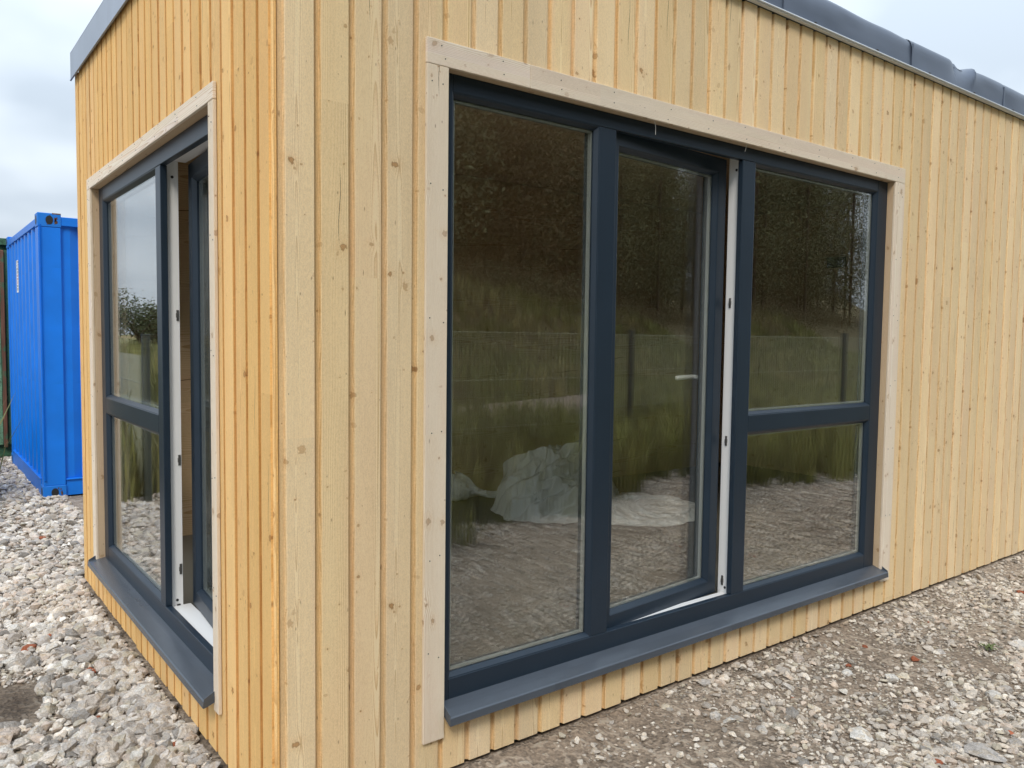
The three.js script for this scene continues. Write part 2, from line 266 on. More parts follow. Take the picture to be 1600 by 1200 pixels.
{ // long side: sheet turned up and rounded over the edge, with seams, screws and one buckle
  const seams = [0, 1.15, 2.28, 3.42, 4.56, 5.7, HL + 0.02], prof = [[0.012, 2.846], [0.0125, 2.87], [0.013, 2.9], [0.014, 2.93], [0.0135, 2.955], [0.008, 2.978], [-0.004, 2.996], [-0.022, 3.006], [-0.05, 3.011], [-0.2, 3.016]];
  for (let s = 0; s + 1 < seams.length; s++) {
    const x0 = seams[s] - (s ? 0 : 0.014), x1 = seams[s + 1] + 0.012, n = 140, P = [], I = [];
    for (let i = 0; i <= n; i++) for (let j = 0; j < prof.length; j++) {
      const x = mix(x0, x1, i / n); let [z, y] = prof[j]; const t = sstep(0, 3, j);
      z += t * ((fbm(x * 2.6, j * 0.3, 200 + s, 2) - 0.5) * 0.017) + (s % 2 ? 0.0016 : 0); y += t * (fbm(x * 2, 7, 210 + s, 2) - 0.5) * 0.008;
      const tt = sstep(1, 6, j); // buckle
      const c = x - 3.93 - (y - 2.85) * 0.9, e = Math.exp(-Math.pow(c / 0.11, 2)) * tt; z -= e * 0.045 + tt * 0.02 * Math.exp(-Math.abs(c + 0.05) / 0.018); y -= e * 0.014 * Math.sin(c * 40);
      const c2 = x - 4.13 - (y - 2.9) * 0.5; z += tt * 0.026 * Math.exp(-Math.abs(c2) / 0.022); y += tt * 0.012 * Math.exp(-Math.pow((x - 4.06) / 0.06, 2));
      P.push(x, y, z);
    }
    for (let i = 0; i < n; i++) for (let j = 0; j + 1 < prof.length; j++) { const a = i * prof.length + j, b = a + prof.length; I.push(a, b, a + 1, b, b + 1, a + 1); }
    const g = new THREE.BufferGeometry(); g.setAttribute('position', new THREE.Float32BufferAttribute(P, 3)); g.setIndex(I); g.computeVertexNormals(); const uv = []; for (let i = 0; i < P.length; i += 3) uv.push(P[i], P[i + 1] + P[i + 2]); g.setAttribute('uv', new THREE.Float32BufferAttribute(uv, 2));
    const m = part('roof_sheet', g, M.membrane.clone(), roof); m.material.side = THREE.DoubleSide;
    if (s > 0) part('seam', bx(x0 - 0.003, x0 + 0.012, 2.852, 2.972, 0.015, 0.0195, 0.002), M.membrane, roof);
  }
  part('drip_edge', [bx(-0.02, HL + 0.02, 2.8365, 2.841, 0.004, 0.026, 0.001), bx(-0.02, HL + 0.02, 2.8412, 2.8475, 0.016, 0.033, 0.002)], M.lip, roof);
  for (let x = 0.35; x < HL; x += 0.545) { const g = [cyl(0.0065, 0.006, x + 0.0, 2.857, 0.017, 'z', 8), cyl(0.009, 0.003, x, 2.857, 0.0145, 'z', 10)]; part('screw', g, M.nail, roof); }
  // short side: plain folded flashing
  part('flashing', [bx(-0.0165, -0.0125, 2.812, 2.962, -HD - 0.016, 0.016, 0.0015), bx(-0.0165, 0.08, 2.9625, 2.966, -HD - 0.016, -0.03, 0.001), bx(-0.022, -0.0168, 2.8115, 2.8145, -HD - 0.008, 0.016, 0.001)], M.flash, roof);
}

// window frames, in the local axes of a wall: x along the wall, z outwards
function pane(parent, u0, u1, y0, y1, zf, seed) {
  for (const z of [zf, zf - 0.02]) { const g = new THREE.BoxGeometry(u1 - u0, y1 - y0, 0.004); g.translate((u0 + u1) / 2, (y0 + y1) / 2, z - 0.002); part('pane', g, M.glass, parent); }
  const a = 0.0065, s = 0.0105, zb = zf - 0.0195, zt = zf - 0.0045;
  part('spacer', ring(u0 + s, u1 - s, y0 + s, y1 - s, [[0, zt], [a, zt], [a, zb], [0, zb]]), M.spacer, parent);
}
const ZL = -0.03; // front of the frame
function bead(parent, u0, u1, y0, y1) { // sloped glazing rebate of a fixed light, then its two panes
  part('glazing_bead', ring(u0 - 0.001, u1 + 0.001, y0 - 0.001, y1 + 0.001, [[0, ZL - 0.0015], [0.004, ZL - 0.0025], [0.016, ZL - 0.017], [0.016, ZL - 0.066], [0, ZL - 0.066]]), M.frame, parent);
  pane(parent, u0 + 0.006, u1 - 0.006, y0 + 0.006, y1 - 0.006, ZL - 0.02);
}
function lipBox(u0, u1, y0, y1) { return bx(u0, u1, y0, y1, ZL - 0.027, ZL, 0.003); }
function trimBoards(w, o, mats) { // flat boards round the opening; o: uL,uLi,uRi,uR,yT,yH,yBL,yBR, joint
  const T = 0.013, t0 = 0.0008, S = 5 * 2, V = 1 / 3; let c = 0;
  const tb = (u0, u1, y0, y1, along, m) => part('trim_board', along ? bx(u0, u1, y0, y1, t0, T, 0.0025, 2, V, 0.04 + 0.2 * c++, 0.3 * c) : bx(u0, u1, y0, y1, t0, T, 0.0025, 2, V, 0.04 + 0.2 * c++ - u0 * 2, 0.21 * c), mats[m % mats.length], w);
  const xs = [o.uL, ...o.joints, o.uR];
  for (let i = 0; i + 1 < xs.length; i++) tb(xs[i] + (i ? 0.0006 : 0), xs[i + 1] - 0.0006, o.yH, o.yT, true, i);
  tb(o.uL, o.uLi, o.yBL, o.yH - 0.001, false, 1); tb(o.uRi, o.uR, o.yBR, o.yH - 0.001, false, 2);
  // lining of the reveal
  const rl = (g) => part('reveal_board', g, M.reveal[c++ % 2], w);
  rl(bx(o.uLi, o.uRi, o.yH + 0.001, o.yH + 0.019, -0.062, 0.0004, 0.001, 2, V, 0.3));
  rl(bx(o.uRi + 0.001, o.uRi + 0.019, 0.2, o.yH, -0.062, 0.0004, 0.001, 2, V, 0.5)); rl(bx(o.uLi - 0.019, o.uLi - 0.001, 0.2, o.yH, -0.062, 0.0004, 0.001, 2, V, 0.7));
  // nail heads
  const R = rng(o.seed), N = []; for (let u = o.uL + 0.06; u < o.uR; u += 0.22 + R() * 0.1) for (const f of [0.25, 0.75]) N.push(cyl(0.0021, 0.002, u + (R() - 0.5) * 0.03, mix(o.yH, o.yT, f + (R() - 0.5) * 0.15), T + 0.0002, 'z', 7));
  for (const [a, b] of [[o.uL, o.uLi], [o.uRi, o.uR]]) for (let y = o.yH - 0.06; y > 0.25; y -= 0.3 + R() * 0.12) for (const f of [0.25, 0.75]) N.push(cyl(0.0021, 0.002, mix(a, b, f + (R() - 0.5) * 0.15), y + (R() - 0.5) * 0.03, T + 0.0002, 'z', 7));
  tag(part('nail_heads', N, M.nail, w), null, null, null, 'stuff');
}
function sillSheet(w, u0, u1, yF, yB, zOut, drop) { // sloped metal sill with a folded front edge and upturned end
  const th = 0.0025, zb = ZL - 0.002, pts = [[zb, yB], [zOut - 0.004, yF + 0.001], [zOut, yF - 0.003], [zOut + 0.002, yF - drop], [zOut - 0.004, yF - drop - 0.001], [zOut - 0.006, yF - 0.008], [zb, yB - 0.012]];
  const sh = new THREE.Shape(pts.map(([z, y]) => new THREE.Vector2(z, y))), g = new THREE.ExtrudeGeometry(sh, { depth: u1 - u0, bevelEnabled: false });
  g.rotateY(Math.PI / 2); // shape x -> -z ... fixed below
  const p = g.attributes.position; for (let i = 0; i < p.count; i++) { const ux = p.getX(i), y = p.getY(i), z = p.getZ(i); p.setXYZ(i, u0 + ux, y, -z); }
  const q = g.index ? g.toNonIndexed() : g; // mirrored: flip the winding
  const a = q.attributes.position.array; for (let i = 0; i < a.length; i += 9) for (let k = 0; k < 3; k++) { const s = a[i + 3 + k]; a[i + 3 + k] = a[i + 6 + k]; a[i + 6 + k] = s; }
  q.computeVertexNormals(); metreUV(q);
  const gs = [q];
  for (const e of [u0 + 0.001, u1 - 0.0035]) { const s2 = new THREE.Shape([[zb, yB - 0.01], [zb, yB + 0.022], [zOut - 0.03, yF + 0.022], [zOut - 0.002, yF + 0.006], [zOut, yF - drop], [zOut - 0.01, yF - drop]].map(([z, y]) => new THREE.Vector2(-z, y))); const c = new THREE.ExtrudeGeometry(s2, { depth: 0.0025, bevelEnabled: false }); c.rotateY(Math.PI / 2); c.translate(e, 0, 0); const c2 = c.index ? c.toNonIndexed() : c; metreUV(c2); gs.push(c2); }
  return part('sill', gs, M.sill, w);
}
function rearBox(u0, u1, y0, y1, deep = 0) { return bx(u0, u1, y0, y1, ZL - 0.076 - deep, ZL - 0.0275, 0.0015); }
function makeWindow(o, at) {
  const w = new THREE.Group(); w.name = numbered('window'); house.add(w); if (at) { w.rotation.y = at.rot; w.position.set(...at.pos); }
  const { u0, u1, y0, y1, in0, in1, iy0, iy1, mull } = o;
  // outer frame: posts, head, bottom; mullions
  part('frame_post', lipBox(u0, in0, y0, y1), M.frame, w); part('frame_post', lipBox(in1, u1, y0, y1), M.frame, w);
  part('frame_head', lipBox(in0 + 0.0003, in1 - 0.0003, iy1, y1), M.frame, w); part('frame_bottom', lipBox(in0 + 0.0003, in1 - 0.0003, y0, iy0), M.frame, w);
  for (const [a, b] of mull) part('mullion', lipBox(a, b, iy0 + 0.0003, iy1 - 0.0003), M.frame, w);
  // white inner part of the profile, set back to leave the rebate for the door leaf
  const d = o.door, rb = 0.024;
  part('rebate', rearBox(d.a - 0.06, d.a - rb, y0, y1, o.deepSide), M.white, w); part('rebate', rearBox(d.b + rb, d.b + 0.06, y0, y1, o.deepSide), M.white, w);
  part('rebate', rearBox(d.a - rb + 0.0003, d.b + rb - 0.0003, y0, iy0 - 0.01, o.deep), M.white, w); part('rebate', rearBox(d.a - rb + 0.0003, d.b + rb - 0.0003, iy1 + rb, y1, o.deep), M.white, w);
  for (const L of o.lights) { bead(w, L[0], L[1], L[2], L[3]); }
  if (o.transom) part('transom', [lipBox(o.transom[0] + 0.0003, o.transom[1] - 0.0003, o.transom[2], o.transom[3])], M.frame, w);
  for (const [u, y, s] of o.latches) part('latch_plate', [bx(Math.min(u, u + s * 0.004), Math.max(u, u + s * 0.004), y - 0.022, y + 0.022, ZL - 0.0715, ZL - 0.062, 0.001), bx(Math.min(u, u + s * 0.009), Math.max(u, u + s * 0.006), y - 0.009, y + 0.01, ZL - 0.07, ZL - 0.06, 0.002)], M.steelDark, w);
  for (const [u, y] of o.caps) part('screw_cap', cyl(0.006, 0.003, u, y, ZL - 0.052, 'x', 8), M.black, w);
  trimBoards(w, o.trim, M.trim); sillSheet(w, ...o.sill);
  // door leaf
  const leaf = new THREE.Group(); leaf.name = numbered('door_leaf'); w.add(leaf);
  return { w, d };
}
function doorLeaf(o, at) { // part of the house; its mesh is the leaf frame
  const { a, b, y0, y1, hinge, open } = o, z = ZL - 0.0285 - (o.deep ?? 0), hu = hinge < 0 ? a : b;
  const g = ring(a - hu, b - hu, y0, y1, [[0, 0], [0.002, 0.0015], [0.06, 0.0015], [0.064, -0.001], [0.077, -0.016], [0.077, -0.066], [0, -0.066]]);
  const m = part('glazed_door', g, M.frame, house);
  const h = new THREE.Vector3(hu, 0, z); if (at) h.applyAxisAngle(new THREE.Vector3(0, 1, 0), at.rot).add(new THREE.Vector3(...at.pos));
  m.position.copy(h); m.rotation.y = (at ? at.rot : 0) - hinge * open * 1;
  pane(m, a - hu + 0.066, b - hu - 0.066, y0 + 0.066, y1 - 0.066, -0.02);
  // lever handle on the room side of the free stile
  const fu = hinge < 0 ? b - hu - 0.036 : a - hu + 0.036, s = hinge < 0 ? -1 : 1;
  const lev = new THREE.CatmullRomCurve3([[fu, o.hy, -0.066], [fu, o.hy, -0.1], [fu + s * 0.012, o.hy + 0.002, -0.112], [fu + s * 0.05, o.hy + 0.002, -0.114], [fu + s * 0.135, o.hy, -0.112]].map((p) => new THREE.Vector3(...p)));
  part('handle', [new THREE.TubeGeometry(lev, 24, 0.0105, 10), bx(fu - 0.014, fu + 0.014, o.hy - 0.05, o.hy + 0.05, -0.074, -0.0662, 0.004), new THREE.SphereGeometry(0.0105, 10, 8).translate(fu + s * 0.135, o.hy, -0.112)], M.white, m);
  for (const y of [y0 + 0.15, y1 - 0.15]) part('hinge', cyl(0.008, 0.09, hinge < 0 ? -0.004 : 0.004, y, -0.07), M.white, m);
  const eu = hinge < 0 ? b - hu : a - hu, es = hinge < 0 ? 1 : -1;
  part('lock_strip', bx(Math.min(eu, eu + es * 0.002), Math.max(eu, eu + es * 0.002), y0 + 0.02, y1 - 0.02, -0.05, -0.034), M.steel, m);
  return m;
}
const sideAt = { rot: -Math.PI / 2, pos: [0, 0, -HD] };
// wide window on the long side
makeWindow({
  u0: 0.52, u1: 3.3165, y0: 0.155, y1: 2.2495, in0: 0.598, in1: 3.22, iy0: 0.284, iy1: 2.193,
  deepSide: 0.016, mull: [[1.24, 1.326], [2.092, 2.18]], door: { a: 1.326, b: 2.092 },
  lights: [[0.598, 1.24, 0.284, 2.193], [2.18, 3.22, 0.284, 1.006], [2.18, 3.22, 1.082, 2.193]], transom: [2.18, 3.22, 1.006, 1.082],
  latches: [[2.116, 1.58, -1], [2.116, 0.965, -1], [2.116, 0.33, -1]], caps: [[2.1155, 2.16], [2.1155, 0.3]],
  trim: { uL: 0.476, uLi: 0.5555, uRi: 3.316, uR: 3.412, yT: 2.326, yH: 2.2485, yBL: 0.114, yBR: 0.13, joints: [0.878], seed: 5 },
  sill: [0.557, 3.334, 0.192, 0.216, 0.046, 0.027],
});
doorLeaf({ a: 1.311, b: 2.108, y0: 0.268, y1: 2.21, hinge: -1, open: 0.088, hy: 1.245 });
// window on the short side
makeWindow({
  u0: 0.451, u1: 2.483, y0: 0.155, y1: 2.158, in0: 0.54, in1: 2.405, iy0: 0.287, iy1: 2.09,
  deep: 0.03, mull: [[1.596, 1.672]], door: { a: 1.672, b: 2.405 },
  lights: [[0.54, 1.596, 0.287, 1.0], [0.54, 1.596, 1.078, 2.09]], transom: [0.54, 1.596, 1.0, 1.078],
  latches: [[1.648, 1.49, 1], [1.648, 0.89, 1], [1.648, 0.43, 1]], caps: [[1.6485, 2.05], [1.6485, 0.3]],
  trim: { uL: 0.372, uLi: 0.45, uRi: 2.438, uR: 2.49, yT: 2.213, yH: 2.1575, yBL: 0.18, yBR: 0.16, joints: [], seed: 6 },
  sill: [0.43, 2.452, 0.203, 0.218, 0.05, 0.024],
}, sideAt);
doorLeaf({ a: 1.657, b: 2.42, y0: 0.279, y1: 2.106, deep: 0.028, hinge: 1, open: 0.075, hy: 1.245 }, sideAt);
// remove the empty helper groups left by makeWindow
house.traverse((o) => { if (o.isGroup && o.name.startsWith('door_leaf')) o.userData.drop = 1; });
house.children.forEach((w) => { for (const c of [...w.children]) if (c.userData.drop) w.remove(c); });
part('wire_stub', [new THREE.TubeGeometry(new THREE.CatmullRomCurve3([[1.5, 2.256, -0.004], [1.512, 2.236, -0.008], [1.522, 2.205, -0.016]].map((p) => new THREE.Vector3(...p))), 10, 0.0014, 5), new THREE.TubeGeometry(new THREE.CatmullRomCurve3([[2.082, 2.256, -0.006], [2.083, 2.24, -0.012], [2.085, 2.225, -0.018]].map((p) => new THREE.Vector3(...p))), 8, 0.0014, 5)], M.white, house);
part('corner_bracket', [bx(0.075, 0.1, 0.262, 0.274, -1.345, -1.29, 0.003), bx(0.08, 0.094, 0.274, 0.283, -1.335, -1.31, 0.002)], M.black, house);

// ---------------------------------------------------------------- ground
const GY = -0.04;
const gh = (x, z) => GY + (fbm(x * 1.3, z * 1.3, 301, 3) - 0.5) * 0.03 * sstep(0, 0.25, Math.max(z, -x, -z - HD)) + (x > 0 ? 0.024 * Math.exp(-Math.pow(z / 0.09, 2)) : 0);
const grassEdge = (x) => 2.3 + (noise(x * 0.7, 3, 310) - 0.4) * 0.8 + (x < 0 ? 1.2 : 0);
const isGrass = (x, z) => Math.max(sstep(-0.3, 0.4, z - grassEdge(x)), sstep(-0.1, 0.4, -z - 5.1 + (noise(x * 2, z, 312) - 0.5)) * sstep(0.3, 0.7, -x + 0.02));
const dirt = (x, z) => Math.exp(-(Math.pow((x + 0.5) / 0.15, 2) + Math.pow((z + 1.45) / 0.26, 2)));
const ground = (() => {
  const ax = (near0, near1, st, far) => { const a = []; for (let v = near0; v <= near1 + 1e-6; v += st) a.push(v); let s = st, v = near1; while (v < far) { s *= 1.35; v += s; a.push(v); } s = st; v = near0; while (v > -far) { s *= 1.35; v -= s; a.unshift(v); } return a; };
  const X = ax(-4, 9, 0.09, 420), Z = ax(-10, 5, 0.09, 420), P = [], C = [], U = [], I = [];
  for (const z of Z) for (const x of X) {
    const near = Math.abs(x) < 14 && Math.abs(z) < 16; P.push(x, near ? gh(x, z) : GY + (fbm(x * 0.05, z * 0.05, 315, 2) - 0.5) * 0.5 * sstep(14, 60, Math.hypot(x, z)), z); U.push(x / 1.6, z / 1.6);
    const g = isGrass(x, z), n = fbm(x * 0.5, z * 0.5, 320, 3), dry = sstep(0.5, 0.62, n) * sstep(8, 20, Math.hypot(x, z));
    const dk = clamp(dirt(x, z)), br = sstep(0.45, 0.62, fbm(x * 1.7, z * 1.7, 340, 3)) * (x > 0.2 ? 0.45 : 0); const soil = [mix(mix(0.42, 0.25, br), 0.08, dk), mix(mix(0.37, 0.2, br), 0.06, dk), mix(mix(0.325, 0.16, br), 0.045, dk)], gr = [mix(0.2, 0.34, dry), mix(0.21, 0.26, dry), mix(0.06, 0.11, dry)];
    C.push(mix(soil[0], gr[0], g), mix(soil[1], gr[1], g), mix(soil[2], gr[2], g));
  }
  const n = X.length; for (let j = 0; j + 1 < Z.length; j++) for (let i = 0; i + 1 < n; i++) { const a = j * n + i; I.push(a, a + n, a + 1, a + 1, a + n, a + n + 1); }
  const g = new THREE.BufferGeometry(); g.setAttribute('position', new THREE.Float32BufferAttribute(P, 3)); g.setAttribute('color', new THREE.Float32BufferAttribute(C, 3)); g.setAttribute('uv', new THREE.Float32BufferAttribute(U, 2)); g.setIndex(I); g.computeVertexNormals();
  const m = part('ground', g, std('trodden soil and fines', [0.95, 0.95, 0.95], { map: soilMap, bumpMap: soilBump, bumpScale: 0.008, vertexColors: true, roughness: 0.95 }));
  return tag(m, 'rough ground of crushed stone and trodden soil round the timber house', 'ground', null, 'structure');
})();

// stones: angular hulls, their colours from a few materials
const stoneGeos = Array.from({ length: 16 }, (_, k) => {
  const R = rng(500 + k), pts = [], sx = 1, sy = 0.5 + R() * 0.35, sz = 0.6 + R() * 0.35, n = 17 + Math.floor(R() * 8);
  for (let i = 0; i < n; i++) { const a = R() * 6.283, c = R() * 2 - 1, s = Math.sqrt(1 - c * c), q = 0.86 + R() * 0.22; pts.push(new THREE.Vector3(Math.cos(a) * s * sx * q, c * sy * q, Math.sin(a) * s * sz * q).multiplyScalar(0.5)); }
  const g = new ConvexGeometry(pts); g.deleteAttribute('uv'); metreUV(g, 1.1, 1.1, R(), R()); return g;
});
const pebbleGeos = stoneGeos.slice(0, 8);
const stoneCols = [[0.75, 0.69, 0.63], [0.84, 0.79, 0.74], [0.66, 0.61, 0.57], [0.72, 0.63, 0.57], [0.56, 0.53, 0.51], [0.82, 0.78, 0.74], [0.69, 0.655, 0.63], [0.42, 0.4, 0.385], [0.92, 0.9, 0.87], [0.68, 0.64, 0.56]];
const stoneMats = stoneCols.map((c, i) => std('limestone' + i, c, { map: stoneMap, bumpMap: stoneBump, bumpScale: 0.004, roughness: 0.9 }));
const brickMat = std('broken brick', [0.5, 0.16, 0.08], { map: stoneMap, bumpMap: stoneBump, bumpScale: 0.004, roughness: 0.95 });
const gravelMat = std('gravel', [1, 1, 1], { map: stoneMap, roughness: 0.92 });
function toPix(p) { const v = p.clone().sub(CAM.pos), z = v.dot(camF); return { x: 512 + 799.25 * v.dot(camR) / z, y: 384 - 799.25 * v.dot(camU) / z, z }; }
const stones = []; // {p, s, q, k}
{
  const R = rng(900), e = new THREE.Euler();
  const put = (x, z, s, lift, flat = 1) => stones.push({ p: new THREE.Vector3(x, gh(x, z) + lift, z), s, flat, e: [(R() - 0.5) * 0.9, R() * 6.283, (R() - 0.5) * 0.9], k: Math.floor(R() * 16), c: R() });
  const inHouse = (x, z, m = 0.01) => x > -m && x < HL + m && z < m && z > -HD - m;
  // rubble beside the short wall and on towards the containers
  const rub = (x0, x1, z0, z1, n, s0, s1, l) => { for (let i = 0; i < n; i++) { const x = mix(x0, x1, R()), z = mix(z0, z1, R()), s = s0 + (s1 - s0) * Math.pow(R(), 2.2); if (inHouse(x, z, s * 0.36) || R() < dirt(x, z) * 1.5) continue; put(x, z, s, s * l * (0.4 + R())); } };
  rub(-0.75, 0.0, -3.2, -0.4, 1900, 0.03, 0.085, 0.18); rub(-0.75, 0.0, -1.9, -0.35, 400, 0.045, 0.11, 0.24); rub(-0.75, 0.0, -3.2, -0.35, 5200, 0.012, 0.032, 0.3);
  rub(-0.14, 0.0, -3.1, -0.3, 700, 0.016, 0.06, 0.25); rub(-0.8, 0.0, -3.2, -0.3, 1500, 0.02, 0.05, 0.3);
  rub(-0.7, 0.3, -9.5, -3.1, 4200, 0.03, 0.085, 0.18); rub(-0.7, 0.3, -9.5, -3.1, 4500, 0.015, 0.03, 0.3);
  rub(-2.6, -0.7, -6.2, -0.3, 4200, 0.03, 0.1, 0.15); rub(-1.6, 0.5, -0.4, 0.3, 900, 0.02, 0.07, 0.2);
  // finer crushed stone along the long wall
  const fine = (x0, x1, z0, z1, n, s0, s1, pw, l) => { for (let i = 0; i < n; i++) { const x = mix(x0, x1, R()), z = mix(z0, z1, R()), s = s0 + (s1 - s0) * Math.pow(R(), pw); const patch = fbm(x * 2.1, z * 2.1, 333, 2) + 0.08 * sstep(0.5, 1, z - (3 - x) * 0.1); if (inHouse(x, z, s * 0.5) || R() > 0.25 + 1.5 * sstep(0.36, 0.62, patch)) continue; put(x, z, s, s * l * R(), 0.8); } };
  fine(1.0, 5.6, 0.0, 1.15, 26000, 0.005, 0.017, 2, 0.3); fine(1.0, 5.6, 0.0, 1.15, 6500, 0.014, 0.045, 2.0, 0.3); fine(1.6, 5.6, 0.02, 1.15, 420, 0.03, 0.075, 2, 0.14);
  fine(3.3, 8, 0.05, 1.4, 5200, 0.016, 0.045, 1.6, 0.16); fine(1.6, 3.2, 0.7, 1.2, 500, 0.03, 0.06, 1.6, 0.16);
  fine(0.4, 10, 1.1, 3.4, 15000, 0.018, 0.05, 1.6, 0.2);
  // stones one can point at
  const named = (x, z, s, flat, ci, ry) => { const o = { p: new THREE.Vector3(x, gh(x, z) + s * 0.1 * flat, z), s, flat, e: [0.08, ry, -0.05], k: Math.floor(R() * 16), c: 0, ci, big: 1 }; stones.push(o); };
  named(1.97, 0.655, 0.135, 0.45, 8, 0.4); named(2.2, 0.99, 0.15, 0.45, 4, 1.1); named(3.42, 0.64, 0.13, 0.6, 5, 0.2); named(-0.03, -0.79, 0.11, 1.1, 5, 0.3); named(-0.06, -1.03, 0.15, 0.9, 6, 1.1);
  named(2.36, 0.8, 0.1, 0.5, 5, 2.2); named(1.7, 0.42, 0.075, 0.5, 5, 1.2); named(2.45, 0.33, 0.08, 0.5, 8, 0.3);
  const red = (x, z, s, ry) => stones.push({ p: new THREE.Vector3(x, gh(x, z) + s * 0.15, z), s, flat: 0.8, e: [0.1, ry, 0.1], k: Math.floor(R() * 16), c: 0, brick: 1, big: 1 });
  for (const [x, y, s] of [[1430, 1028, 0.055], [1325, 1037, 0.035], [1352, 1006, 0.03], [1595, 925, 0.05], [1463, 1188, 0.045], [44, 1015, 0.075], [140, 1052, 0.06], [152, 1122, 0.055], [270, 1163, 0.055], [82, 862, 0.07], [66, 840, 0.06]]) {
    const d = camF.clone().addScaledVector(camR, (x - 800) / 1248.83).addScaledVector(camU, -(y - 600) / 1248.83), t = (GY + 0.01 - CAM.pos.y) / d.y; const p = CAM.pos.clone().addScaledVector(d, t); red(p.x, p.z, s, x);
  }
}
{
  for (const s of stones) { const q = toPix(s.p); s.px = q.z > 0.1 && q.x > -8 && q.x < 1032 && q.y > 300 && q.y < 776 ? s.s * 799 / q.z : 0; if (s.p.x > 0 && s.p.z < -HD) { const t = HD + s.p.z; } if (s.big) s.px += 1000; }
  const order = stones.slice().sort((a, b) => b.px - a.px), singles = new Set(order.slice(0, 300).filter((s) => s.px > 5));
  const mtx = (s) => new THREE.Matrix4().compose(s.p, new THREE.Quaternion().setFromEuler(new THREE.Euler(...s.e)), new THREE.Vector3(s.s, s.s * s.flat, s.s));
  for (const s of singles) { const m = part(s.brick ? 'brick_fragment' : 'stone', stoneGeos[s.k], s.brick ? brickMat : stoneMats[s.ci ?? Math.floor(s.c * 9.99)], ground); m.applyMatrix4(mtx(s)); }
  const rest = stones.filter((s) => !singles.has(s)), col = new THREE.Color(), R = rng(77);
  for (let k = 0; k < 16; k++) {
    const L = rest.filter((s) => s.k === k); const im = new THREE.InstancedMesh(stoneGeos[k], gravelMat, L.length); im.name = numbered('gravel'); im.castShadow = im.receiveShadow = true;
    L.forEach((s, i) => { im.setMatrixAt(i, mtx(s)); const c = stoneCols[Math.floor(s.c * 9.99)], rt = s.p.z > -0.2 && s.p.x > 0.3, v = (0.8 + R() * 0.4) * (rt ? (s.s < 0.014 ? 0.4 + 0.5 * R() : 0.95) : 1), r = R(); if (r < 0.0007) col.setRGB(0.5, 0.16, 0.08); else col.setRGB(c[0] * v, c[1] * v * (rt ? 0.97 : 1), c[2] * v * (rt ? 0.92 : 1)); im.setColorAt(i, col); });
    im.userData.kind = 'stuff'; ground.add(im);
  }
}

